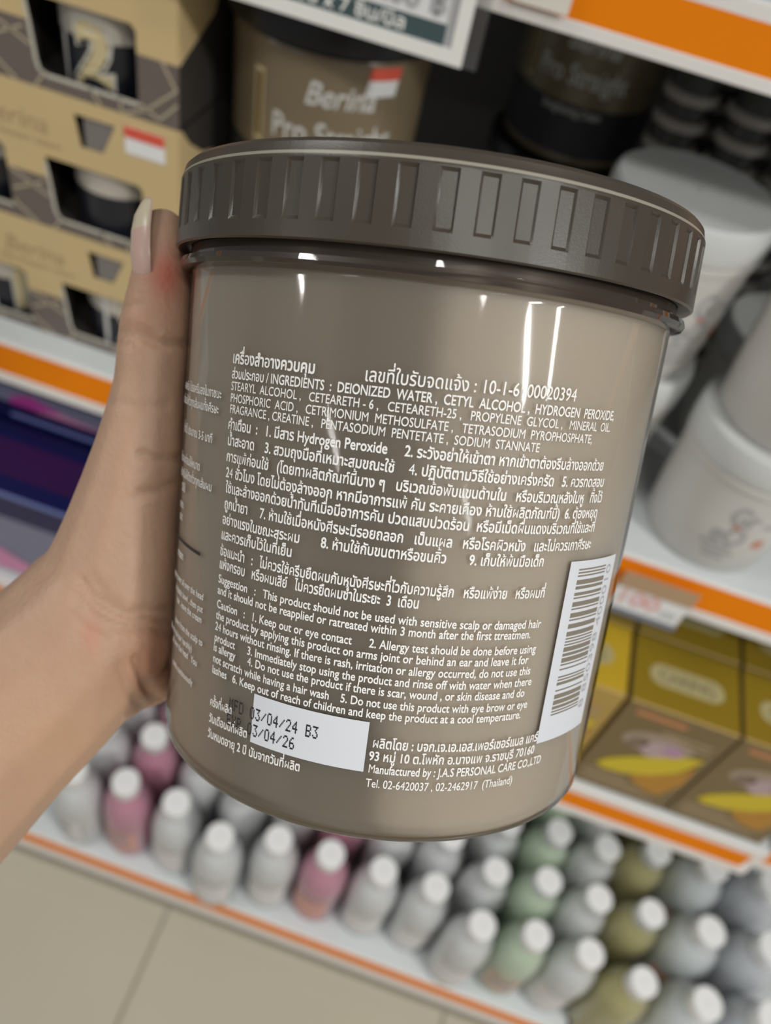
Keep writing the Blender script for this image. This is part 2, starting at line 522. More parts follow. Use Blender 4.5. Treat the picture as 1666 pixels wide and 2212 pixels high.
def lid_mesh(ribs=54, mi=0):
    mb = MB(); cols = []
    for k in range(ribs):
        a = 2 * PI * k / ribs + math.radians(1.0); s = 2 * PI / ribs
        for u, d in ((0.0, 0.0), (0.07, 0.5), (0.45, 0.5), (0.50, 0.0)):
            cols.append((a + s * u, d))
    rows = [(54.5, 1.5, 0), (58.2, 0.4, 0), (59.5, 0.0, 0), (60.0, 0.35, 0), (60.0, 3.3, 0), (60.0, 4.0, 1), (60.0, 13.2, 1), (60.0, 13.8, 0), (60.0, 14.4, 0), (59.75, 15.0, 0), (59.4, 16.6, 0), (58.6, 17.4, 0), (57.0, 17.75, 0), (55.0, 17.75, 0), (54.2, 17.0, 0), (0.01, 17.0, 0)]
    n = len(cols); vs = []
    for r, h, q in rows:
        for a, d in cols:
            rr = r - d * q
            vs.append((rr * math.cos(a) / 1000, rr * math.sin(a) / 1000, (JH + h) / 1000))
    fs = [(i * n + k, i * n + (k + 1) % n, (i + 1) * n + (k + 1) % n, (i + 1) * n + k) for i in range(len(rows) - 1) for k in range(n)]
    mb.add(vs, fs, mi)
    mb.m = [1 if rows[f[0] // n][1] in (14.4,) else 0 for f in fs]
    return mb
mm = lambda prof: [(r / 1000, h / 1000) for r, h in prof]

# -- the held jar
ax = Vector((0.12777471, -0.97661015, -0.17293419)); e1 = Vector((-0.99154945, -0.1297293, 0.0)); e2 = Vector((-0.02243463, 0.1714728, -0.98493338))
P0 = Vector((11.13755, -54.03718, 196.54163)) - ax * JH
wv = lambda d: RIGHT * d.x - UP * d.y + FWD * d.z
AX, E1, E2 = wv(ax), wv(e1), wv(e2); JO = cw(*P0)
jar = thing('cream_jar', 'taupe hair cream jar with dark brown ribbed lid held in the hand', 'jar')
jar.matrix_world = Matrix(((E1.x, E2.x, AX.x, JO.x), (E1.y, E2.y, AX.y, JO.y), (E1.z, E2.z, AX.z, JO.z), (0, 0, 0, 1)))
M_cream = mat('taupe_cream', (0.455, 0.400, 0.325), 0.45, vary=0.02, scale=30, spec=0.3, sss=0.8, sss_scale=0.016, sss_rad=(1, 0.9, 0.8))
M_shell = clear_mat('clear_jar_wall', (0.97, 0.96, 0.95), 0.0, 0.055)
M_lid = mat('dark_brown_lid', (0.054, 0.043, 0.031), 0.34, vary=0.12, scale=25, bump=0.05, bscale=3000, spec=0.5)
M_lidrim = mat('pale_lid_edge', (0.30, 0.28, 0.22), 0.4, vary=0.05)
M_neck = mat('brown_neck', (0.035, 0.022, 0.012), 0.25)
# inner fill
body = obj('body', MB().lathe(mm(jar_profile(0.7) + [(JR0 - 0.8, JH - 3.5), (0.001, JH - 3.5)]), 96), M_cream, jar, smooth=40)
shell = obj('clear_wall', MB().lathe(mm(jar_profile(0.0) + [(JR0 + 0.1, JH - 4.6)]), 128), M_shell, jar, smooth=50)
obj('neck_flange', MB().lathe(mm([(JR0 - 2, JH - 4.4), (JR0 + 0.4, JH - 4.6), (JR0 + 2.4, JH - 4.1), (JR0 + 2.9, JH - 3.2), (JR0 + 2.6, JH - 2.2), (JR0 + 0.8, JH - 1.9), (JR0 + 0.6, JH + 0.6), (JR0 - 3, JH + 0.8)]), 128), clear_mat('smoky_flange', (0.72, 0.66, 0.60), 0.25, body=(0.16, 0.12, 0.09)), jar, smooth=40)
obj('thread_neck', MB().lathe(mm([(JR0 - 1.5, JH - 4.0), (JR0 - 1.5, JH + 3), (0.001, JH + 3)]), 64), M_neck, jar, smooth=40)
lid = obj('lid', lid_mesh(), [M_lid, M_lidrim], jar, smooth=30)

TEXT_R = lambda z: jrad(z, 0.06)
TH = lambda h: (h + JH) / 1000
LINES = [
 ('เครื่องสำอางควบคุม', 47.3, -23.06, 68.78, -22.92, 3.0, .022),
 ('เลขที่ใบรับจดแจ้ง : 10-1-6100020394', 78.6, -22.98, 121.21, -21.84, 3.3, .0),
 ('ส่วนประกอบ / INGREDIENTS  :  DEIONIZED  WATER ,  CETYL  ALCOHOL ,  HYDROGEN  PEROXIDE,', 47.45, -26.03, 133.59, -24.59, 2.35, .012),
 ('STEARYL  ALCOHOL ,   CETEARETH - 6 ,   CETEARETH-25 ,   PROPYLENE  GLYCOL ,   MINERAL  OIL.', 47.52, -28.35, 133.08, -26.92, 2.2, .0),
 ('PHOSPHORIC  ACID ,   CETRIMONIUM  METHOSULFATE ,   TETRASODIUM  PYROPHOSPHATE,', 47.58, -30.67, 127.82, -29.46, 2.2, .0),
 ('FRAGRANCE , CREATINE ,   PENTASODIUM  PENTETATE ,  SODIUM  STANNATE', 47.63, -32.87, 114.54, -31.97, 2.2, .0),
 ('คำเตือน  :   1. มีสาร Hydrogen Peroxide     2. ระวังอย่าให้เข้าตา หากเข้าตาต้องรีบล้างออกด้วย', 47.42, -36.1, 133.32, -34.68, 2.75, .016),
 ('น้ำสะอาด    3. สวมถุงมือที่เหมาะสมขณะใช้    4. ปฏิบัติตามวิธีใช้อย่างเคร่งครัด   5. ควรทดสอบ', 47.65, -39.28, 134.72, -38.0, 2.75, .016),
 ('การแพ้ก่อนใช้   (โดยทาผลิตภัณฑ์นี้บาง ๆ   บริเวณข้อพับแขนด้านใน   หรือบริเวณหลังใบหู   ทิ้งไว้', 47.68, -42.52, 135.21, -41.23, 2.75, .016),
 ('24 ชั่วโมง โดยไม่ต้องล้างออก หากมีอาการแพ้ คัน ระคายเคือง ห้ามใช้ผลิตภัณฑ์นี้)  6. ต้องหยุด', 47.93, -45.74, 134.56, -44.36, 2.75, .016),
 ('ใช้และล้างออกด้วยน้ำทันทีเมื่อมีอาการคัน ปวดแสบปวดร้อน  หรือมีเม็ดผื่นแดงบริเวณที่ใช้และที่', 48.25, -48.82, 134.6, -47.38, 2.75, .016),
 ('ถูกน้ำยา     7. ห้ามใช้เมื่อหนังศีรษะมีรอยถลอก   เป็นแผล   หรือโรคผิวหนัง   และไม่ควรเกาศีรษะ', 48.19, -52.14, 134.44, -50.9, 2.75, .016),
 ('อย่างแรงในขณะสระผม       8. ห้ามใช้กับขนตาหรือขนคิ้ว       9. เก็บให้พ้นมือเด็ก', 47.96, -55.38, 120.68, -54.19, 2.75, .016),
 ('และควรเก็บไว้ในที่เย็น', 47.94, -58.6, 67.74, -58.08, 2.75, .016),
 ('ข้อแนะนำ   :   ไม่ควรใช้ครีมยืดผมกับหนังศีรษะที่ไวกับความรู้สึก   หรือแพ้ง่าย   หรือผมที่', 47.96, -61.98, 122.51, -60.64, 2.75, .016),
 ('แห้งกรอบ   หรือผมเสีย์   ไม่ควรยืดผมซ้ำในระยะ  3  เดือน', 48.07, -64.77, 94.81, -63.86, 2.75, .016),
 ('Suggestion   :   This product should not be used with sensitive scalp or damaged hair', 48.13, -67.83, 122.93, -66.99, 2.25, .012),
 ('and it should not be reapplied or ratreated within 3 month after the first ttreatmen.', 48.16, -70.23, 120.68, -69.12, 2.25, .012),
 ('Caution   :   1. Keep out or eye contact      2. Allergy test should be done before using', 48.24, -73.22, 122.81, -72.31, 2.25, .012),
 ('the product by applying this product on arms joint or behind an ear and leave it for', 48.28, -75.64, 121.29, -74.59, 2.25, .012),
 ('24 hours without rinsing. If there is rash, irritation or allergy occurred, do not use this', 48.25, -78.09, 122.47, -76.98, 2.25, .012),
 ('product      3. Immediately stop using the product and rinse off with water when there', 48.3, -80.53, 123.37, -79.39, 2.25, .012),
 ('is allergy      4. Do not use the product if there is scar, wound , or skin disease and do', 48.22, -82.72, 121.97, -81.78, 2.25, .012),
 ('not scratch while having a hair wash    5. Do not use this product with eye brow or eye', 48.29, -85.18, 123.39, -84.38, 2.25, .012),
 ('lashes   6. Keep out of reach of children and keep the product at a cool temperature.', 48.32, -87.66, 122.07, -86.58, 2.25, .012),
 ('ครั้งที่ผลิต', 48.43, -95.0, 55.91, -94.6, 2.5, .016),
 ('วันเดือนปีที่ผลิต', 48.52, -98.7, 60.86, -98.1, 2.5, .016),
 ('วันหมดอายุ 2 ปี นับจากวันที่ผลิต', 48.5, -102.2, 74.57, -101.35, 2.6, .016),
 ('ผลิตโดย : บจก.เจ.เอ.เอส.เพอร์เซอร์แนล แคร์', 89.24, -93.15, 128.71, -92.64, 2.75, .016),
 ('93 หมู่ 10 ต.โพหัก อ.บางแพ จ.ราชบุรี 70160', 88.88, -95.89, 128.36, -95.44, 2.6, .014),
 ('Manufactured by : J.A.S PERSONAL CARE CO.,LTD', 89.07, -98.56, 131.44, -98.21, 2.35, .012),
 ('Tel. 02-6420037 , 02-2462917  (Thailand)', 88.95, -101.66, 123.18, -101.41, 2.3, .0)]
LEFT = [   # the end of the neighbouring column, running off round the side (right margins)
 ('ผสมครีม โปรยครีมลงในภาชนะ', 44.24, -30.5, 2.6), ('แล้วชโลมให้ทั่วทุกเส้นผมทั้งศีรษะ', 43.59, -33.66, 2.6), ('ทิ้งไว้ ประมาณ 3-5 นาที', 41.87, -39.87, 2.6),
 ('เช็ดผมก่อนให้หมาด', 36.83, -46.52, 2.6), ('หวีครีมให้ติดทั่วทุกเส้นผม', 43.03, -49.82, 2.6), ('วิธีใช้', 27.41, -52.94, 2.4), ('เคราะ', 27.0, -56.8, 2.4), ('ขวด', 26.5, -59.6, 2.4),
 ('cream', 29.64, -68.01, 2.9), ('apply cover all over the head', 42.77, -73.43, 2.2), ('in plastic bowl , then put', 42.86, -76.19, 2.2), ('hair , leave the cream', 42.7, -78.57, 2.2),
 ('down from the scalp to', 43.76, -83.4, 2.2), ('(do not rub hair harshly)', 39.03, -86.28, 2.2), ('all over the head   You', 41.95, -88.62, 2.2), ('comb continuously', 40.42, -93.69, 2.2)]
groups = {'ingredients_text': range(0, 6), 'warning_text': range(6, 14), 'advice_text': range(14, 25), 'maker_text': range(25, 32)}
for nm, idx in groups.items():
    mb = MB()
    for i in idx:
        s, t0, h0, t1, h1, sz, bo = LINES[i]
        sz *= 1.12 if sz < 2.5 else 1.05
        round_text(mb, s, t0, TH(h0), sz / 1000, TEXT_R, t1, TH(h1), bold=bo + .008)
    obj(nm, mb, M_whiteink, shell)
mb = MB()
for s, t1, h, sz in LEFT:
    gl, w = layout(s, .012)
    wdeg = math.degrees(w * sz * 0.82 / 1000 / TEXT_R(TH(h)))
    round_text(mb, s, t1 - wdeg, TH(h), sz / 1000, TEXT_R, t1, TH(h), bold=.012)
obj('directions_text', mb, M_whiteink, shell)
obj('divider_line', wrap_quad(MB(), -10, 39.9, TH(-64.35), TH(-63.6), TEXT_R, 16), M_ink, shell)
# date window
obj('date_patch', wrap_quad(MB(), 61.77, 88.14, TH(-98.6), TH(-88.0), lambda z: jrad(z, 0.03), 16), M_paper, shell)
DOT = {'M': '10001 11011 10101 10101 10001 10001 10001', 'F': '11111 10000 10000 11110 10000 10000 10000', 'D': '11110 10001 10001 10001 10001 10001 11110', 'E': '11111 10000 10000 11110 10000 10000 11111',
       'X': '10001 10001 01010 00100 01010 10001 10001', 'P': '11110 10001 10001 11110 10000 10000 10000', 'B': '11110 10001 10001 11110 10001 10001 11110', '0': '01110 10001 10001 10001 10001 10001 01110',
       '2': '01110 10001 00001 00010 00100 01000 11111', '3': '11111 00010 00100 00010 00001 10001 01110', '4': '00010 00110 01010 10010 11111 00010 00010', '6': '00110 01000 10000 11110 10001 10001 01110', '/': '00000 00001 00010 00100 01000 10000 00000'}
mb = MB()
for s, t0, h0 in (('MFD 03/04/24 B3', 54.93, -93.6), ('EXP 03/04/26', 54.6, -97.15)):
    for i, ch in enumerate(s):
        if ch == ' ': continue
        for r, row in enumerate(DOT[ch].split()):
            for c, b in enumerate(row):
                if b == '1':
                    a = t0 + i * 1.535 + c * 0.228; z = TH(h0) + (6 - r) * 0.000375
                    rr = lambda q: jrad(q, 0.09)
                    wrap = [(a, z), (a + 0.26, z), (a + 0.26, z + 0.00037), (a, z + 0.00037)]
                    mb.add([(rr(q) * math.cos(math.radians(p)), rr(q) * math.sin(math.radians(p)), q) for p, q in wrap], [(0, 1, 2, 3)])
obj('date_stamp', mb, M_ink, shell)
# bar code, EAN-13, reading up the side
sticker = obj('barcode_patch', wrap_quad(MB(), 128.72, 149.3, TH(-93.4), TH(-53.5), lambda z: jrad(z, 0.03), 14), M_paper, shell)
Lc = ['0001101', '0011001', '0010011', '0111101', '0100011', '0110001', '0101111', '0111011', '0110111', '0001011']
inv_ = lambda s: ''.join('1' if c == '0' else '0' for c in s)
code = '8850398400010'; par = 'LGLLGGLGLGLG'
PAR = ['LLLLLL', 'LLGLGG', 'LLGGLG', 'LLGGGL', 'LGLLGG', 'LGGLLG', 'LGGGLL', 'LGLGLG', 'LGLGGL', 'LGGLGL'][int(code[0])]
bits = '101'
for d, p in zip(code[1:7], PAR):
    bits += Lc[int(d)] if p == 'L' else inv_(Lc[int(d)])[::-1]
bits += '01010' + ''.join(inv_(Lc[int(d)]) for d in code[7:]) + '101'
mb = MB(); z0, z1 = TH(-87.6), TH(-55.2)
dz = (z1 - z0) / len(bits)
i = 0
while i < len(bits):
    j = i
    while j < len(bits) and bits[j] == bits[i]: j += 1
    if bits[i] == '1':
        wrap_quad(mb, 131.9, 143.6, z0 + i * dz, z0 + j * dz, lambda z: jrad(z, 0.06), 8)
    i = j
obj('bars', mb, mat('brown_bars', (0.23, 0.20, 0.15), 0.5), shell)
mb = MB()
gl, w = layout(code[0] + ' ' + code[1:7] + ' ' + code[7:], 0.0)
for V, T in gl:
    vs = []
    for vx, vy in V:
        z = z0 - 0.0012 + (vx / w) * (z1 - z0 + 0.0012); a = math.radians(146.9 - math.degrees(vy * 0.0036 / 0.055))
        vs.append((jrad(z, 0.06) * math.cos(a), jrad(z, 0.06) * math.sin(a), z))
    mb.add(vs, T)
obj('barcode_digits', mb, M_greyink, shell)

# ------------------------------------------------------------------ the hand
def skin_mesh():
    S = 1758.0
    px = lambda x, y, z: Vector(((x - 833) / S * z, (y - 1106) / S * z, z))
    ctr = lambda th, h, r: P0 + ax * (h + JH) + (e1 * math.cos(math.radians(th)) + e2 * math.sin(math.radians(th))) * r
    chains = []
    chains.append(([(px(352, 502, 194.8), 6.0), (px(354, 545, 194.8), 7.2), (px(351, 590, 195), 7.4), (px(344, 640, 195.5), 8.0), (px(335, 710, 196), 8.9), (px(331, 760, 196.5), 8.9), (px(324, 830, 197.5), 8.9), (px(314, 900, 198.5), 10.0),
                    (px(302, 980, 200), 11.6), (px(282, 1070, 202), 13.2), (px(262, 1170, 204), 15.6), (px(236, 1270, 206), 18.2), (px(195, 1355, 208), 22.5), (px(125, 1430, 208), 23.8), (px(-10, 1556, 206), 25.4), (px(-190, 1716, 202), 29), (px(-450, 1946, 196), 35), (px(-850, 2300, 186), 41), (px(-1250, 2650, 176), 44)], 0.92))
    # heel of the hand and palm behind the jar
    chains.append(([(px(150, 1420, 209), 21), (px(245, 1360, 214), 16.5), (px(300, 1335, 221), 12.5), (ctr(-28, -82, 74), 14), (ctr(-42, -80, 69), 11)], 1.0))
    chains.append(([(px(215, 1440, 211), 16), (px(290, 1438, 216), 11), (px(322, 1440, 222), 9.5), (ctr(-30, -92, 72), 10.5)], 1.0))
    knuckle = [(-34, -18, 70, 11), (-40, -40, 69, 11), (-42, -61, 68.5, 10.5), (-42, -80, 68, 10)]
    for th, h, r, q in knuckle:
        chains.append(([(px(258, 1290, 214), 16.5), (px(300, 1200, 220) * 0.5 + ctr(th + 6, h - 6, r + 4) * 0.5, 14), (ctr(th, h, r), q)], 1.0))
    ends = [-146, -152, -150, -138]
    for (th, h, r, q), en in zip(knuckle, ends):
        pts = []
        for k in range(9):
            t = k / 8; a = th + (en - th) * t
            rad = q * (1 - 0.38 * t) * (1.06 if k in (3, 6) else 1.0)
            base = JR0 - 0.4 + rad
            pts.append((ctr(a, h + 7 * t * (1 - t) * 2, base + 1.6), rad))
        chains.append((pts, 1.0))
    # thumb web towards the index knuckle
    chains.append(([(px(310, 1000, 203), 10), (px(335, 960, 212), 9), (ctr(-34, -20, 68), 9)], 1.0))
    bm = bmesh.new()
    def ball(c, r, kz):
        bmesh.ops.create_icosphere(bm, subdivisions=2, radius=1.0, matrix=Matrix.Translation(c) @ Matrix.Diagonal((r, r, r * kz, 1)))
    for ch, kz in chains:
        P = [Vector(p) for p, r in ch]; R = [r for p, r in ch]
        n = len(P)
        for i in range(n - 1):
            p0 = P[max(i - 1, 0)]; p1 = P[i]; p2 = P[i + 1]; p3 = P[min(i + 2, n - 1)]
            steps = max(2, int((p2 - p1).length / (min(R[i], R[i + 1]) * 0.16)))
            for s in range(steps + (1 if i == n - 2 else 0)):
                t = s / steps
                q = 0.5 * ((2 * p1) + (p2 - p0) * t + (2 * p0 - 5 * p1 + 4 * p2 - p3) * t * t + (3 * p1 - p0 - 3 * p2 + p3) * t ** 3)
                ball(q, R[i] + (R[i + 1] - R[i]) * t, kz)
    me = bpy.data.meshes.new('skin_blank'); bm.to_mesh(me); bm.free()
    for v in me.vertices:
        v.co = v.co / 1000
    ob = bpy.data.objects.new('skin_blank', me); C.objects.link(ob)
    md = ob.modifiers.new('r', 'REMESH'); md.mode = 'VOXEL'; md.voxel_size = 0.0010; md.adaptivity = 0
    ms = ob.modifiers.new('s', 'SMOOTH'); ms.factor = 0.5; ms.iterations = 20
    bpy.context.view_layer.update()
    dg = bpy.context.evaluated_depsgraph_get()
    out = bpy.data.meshes.new_from_object(ob.evaluated_get(dg))
    bpy.data.objects.remove(ob); bpy.data.meshes.remove(me)
    # creases of thumb, palm and wrist, pressed into the surface; skin colour with the flushed patches
    CREASE = [([(262, 715), (300, 726), (340, 742), (400, 742)], 4.5, 0.55), ([(270, 700), (300, 708), (335, 726)], 4, 0.3), ([(255, 735), (275, 742), (285, 746)], 3, 0.35),
              ([(300, 980), (340, 992), (390, 988)], 4, 0.45), ([(300, 1062), (345, 1058), (385, 1040)], 4, 0.3), ([(285, 1078), (330, 1068)], 4, 0.2),
              ([(175, 1255), (200, 1290), (245, 1320), (300, 1338), (372, 1342)], 5, 0.6), ([(165, 1285), (205, 1330), (250, 1352), (310, 1362), (370, 1366)], 5, 0.5), ([(160, 1310), (190, 1342), (235, 1366)], 5, 0.4),
              ([(290, 1318), (340, 1316), (372, 1312)], 4, 0.4), ([(295, 1425), (315, 1480), (345, 1522)], 6, 0.7), ([(262, 1440), (285, 1500), (310, 1535)], 6, 0.4), ([(195, 1240), (230, 1290), (262, 1310)], 5, 0.3),
              ([(262, 660), (290, 655), (310, 660)], 3, 0.2), ([(240, 865), (300, 880), (360, 876)], 5, 0.18)]
    def segd(p, a, b):
        d = b - a; t = max(0, min(1, (p - a).dot(d) / d.length_squared)); return (p - a - d * t).length
    base = Vector((0.50, 0.322, 0.218))
    cols = []
    no = [v.normal.copy() for v in out.vertices]
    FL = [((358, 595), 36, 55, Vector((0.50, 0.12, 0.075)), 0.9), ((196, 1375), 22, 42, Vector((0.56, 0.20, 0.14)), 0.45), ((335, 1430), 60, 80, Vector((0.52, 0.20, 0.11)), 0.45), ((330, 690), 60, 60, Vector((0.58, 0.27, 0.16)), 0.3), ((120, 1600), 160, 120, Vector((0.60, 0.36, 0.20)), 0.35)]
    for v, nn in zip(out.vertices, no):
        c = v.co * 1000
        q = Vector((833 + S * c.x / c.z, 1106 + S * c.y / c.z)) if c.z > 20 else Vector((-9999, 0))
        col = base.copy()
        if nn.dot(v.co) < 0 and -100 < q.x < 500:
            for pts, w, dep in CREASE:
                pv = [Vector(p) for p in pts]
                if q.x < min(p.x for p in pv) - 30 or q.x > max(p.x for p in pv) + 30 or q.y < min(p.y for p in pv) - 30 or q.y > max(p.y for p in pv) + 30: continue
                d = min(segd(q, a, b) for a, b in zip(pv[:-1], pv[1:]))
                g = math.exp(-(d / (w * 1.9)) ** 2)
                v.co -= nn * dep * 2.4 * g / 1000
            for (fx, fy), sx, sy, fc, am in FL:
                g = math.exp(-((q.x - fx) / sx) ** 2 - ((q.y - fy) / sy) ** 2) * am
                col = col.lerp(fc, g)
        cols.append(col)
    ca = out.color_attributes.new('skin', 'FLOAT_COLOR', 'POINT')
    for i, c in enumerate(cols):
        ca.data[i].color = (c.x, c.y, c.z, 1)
    R3 = Matrix(((RIGHT.x, -UP.x, FWD.x), (RIGHT.y, -UP.y, FWD.y), (RIGHT.z, -UP.z, FWD.z)))
    for v in out.vertices:
        v.co = R3 @ v.co
    out.polygons.foreach_set('use_smooth', [True] * len(out.polygons))
    out.update()
    return out
sk = skin_mesh(); sk.name = 'person'
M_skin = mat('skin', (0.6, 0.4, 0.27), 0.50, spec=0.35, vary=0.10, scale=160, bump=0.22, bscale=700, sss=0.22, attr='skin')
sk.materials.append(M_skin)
person = bpy.data.objects.new('person', sk); C.objects.link(person); person.location = CAM
tag(person, 'bare left hand and forearm gripping the taupe jar, thumb up with a long nail', 'person')
# thumb nail
def nail():
    S = 1758.0; px = lambda x, y, z: Vector(((x - 833) / S * z, (y - 1106) / S * z, z))
    axis = [(293, 614, 192.6), (287, 590, 191.8), (282, 545, 191.4), (283, 500, 191.4), (290, 465, 191.7), (303, 440, 192.0), (312, 427, 192.4)]
    wid = [4.0, 5.4, 6.0, 6.0, 5.4, 3.6, 1.0]
    out_d = Vector((-0.92, 0.02, -0.38)).normalized()
    mb = MB(); nu = 12; vs = []
    for (x, y, z), w in zip(axis, wid):
        c = px(x, y, z)
        side = Vector((0.38, 0.03, -0.92)).normalized()
        for k in range(nu + 1):
            u = -1 + 2 * k / nu
            a = u * 1.15
            p = c + side * (w * math.sin(a) / math.sin(1.15)) - out_d * (w * 0.95 * (1 - math.cos(a)))
            vs.append(p)
    rows = len(axis); n = nu + 1
    for lay in (0, 1):
        mb.v += [tuple(cw(*(p - out_d * 0.45 * lay)) - CAM) for p in vs]
    o = rows * n
    for i in range(rows - 1):
        for k in range(nu):
            a = i * n + k
            mb.f.append((a, a + 1, a + n + 1, a + n)); mb.f.append((o + a, o + a + n, o + a + n + 1, o + a + 1)); mb.m += [int(i >= 3)] * 2
    def rim(l):
        for a, b in zip(l[:-1], l[1:]):
            mb.f.append((a, b, b + o, a + o)); mb.m.append(0)
    rim([i * n for i in range(rows)]); rim([(rows - 1) * n + k for k in range(n)]); rim([i * n + nu for i in range(rows)][::-1]); rim(list(range(n))[::-1])
    return mb
ob = obj('thumb_nail', nail(), [mat('nail', (0.60, 0.41, 0.34), 0.3, vary=0.03, spec=0.4), mat('nail_free_edge', (0.60, 0.52, 0.38), 0.3, vary=0.03, spec=0.4)], person, smooth=60, label='long pale pink thumb nail')

# ------------------------------------------------------------------ stacked jars of the same range on the middle shelf
M_bronze = mat('bronze_jar_plastic', (0.20, 0.155, 0.095), 0.28, vary=0.05, spec=0.5)
M_goldink = mat('gold_print', (0.62, 0.52, 0.30), 0.4, metal=0.2)
def stock_jar(name, label, loc, rz, front=True, sticker=True, group=None):
    t = thing(name, label, 'jar', loc, rz, group); t.scale = (1.03, 1.03, 0.955)
    b = obj('body', MB().lathe(mm(jar_profile(0) + [(JR0 - 1, JH - 3), (0.001, JH - 2)]), 48), M_bronze, t, smooth=40)
    obj('lid', MB().lathe(mm([(54, JH), (60, JH + .3)] + [(r, h + JH) for r, h in LIDP[1:]]), 48), M_black, t, smooth=35)
    obj('black_label', MB().lathe([(jrad(z, .25), z) for z in (0.008, 0.02, 0.03, 0.04, 0.048)], 48), M_ink, b)
    if front:
        R_ = lambda z: jrad(z, 0.35)
        mb = MB(); round_text(mb, 'Berina', 254, 0.086, 0.0185, R_, 294, 0.086, bold=.02, shear=.25)
        round_text(mb, 'Pro Straight', 236, 0.062, 0.0205, R_, 308, 0.062, bold=.015)
        round_text(mb, 'Straightening Cream', 248, 0.040, 0.009, R_, 296, 0.040, bold=.01)
        obj('name_print', mb, mat('silver_print', (0.62, 0.61, 0.58), 0.45), b)
        mb = MB(); wrap_quad(mb, 222.5, 229.5, 0.054, 0.096, R_, 5); obj('gold_numeral', mb, M_goldink, b)
        mb = MB(); wrap_quad(mb, 223.8, 228.2, 0.0565, 0.0935, lambda z: jrad(z, 0.45), 5); obj('numeral_fill', mb, mat('amber_print', (0.16, 0.10, 0.03), 0.5), b)
    if sticker:
        mb = MB(); wrap_quad(mb, 289, 308, 0.094, 0.110, lambda z: jrad(z, 0.4), 8, th0b=287, th1b=306)
        s = obj('price_sticker', mb, M_card, b)
        mb = MB(); wrap_quad(mb, 289, 308, 0.103, 0.110, lambda z: jrad(z, 0.55), 8, th0b=288.2, th1b=307.2); obj('sticker_band', mb, M_red, s)
    return t
HJ = (JH + 17.8) / 1000 * 0.955 + 0.0002
stock_jar('cream_jar', 'bronze jar with silver lettering and red and white sticker, on top of its stack', (-0.1425, 0.497, ZB + HJ), math.radians(19))
stock_jar('cream_jar', 'bronze jar under the bronze jar with the silver lettering', (-0.1430, 0.498, ZB), math.radians(3), sticker=False)
stock_jar('cream_jar', 'bronze jar deep in the shelf with a red and white sticker, topmost there', (0.004, 0.715, ZB + HJ), math.radians(-6), front=True)
stock_jar('cream_jar', 'bronze jar deep in the shelf at the foot of its stack', (0.002, 0.715, ZB), 0.0, sticker=False)

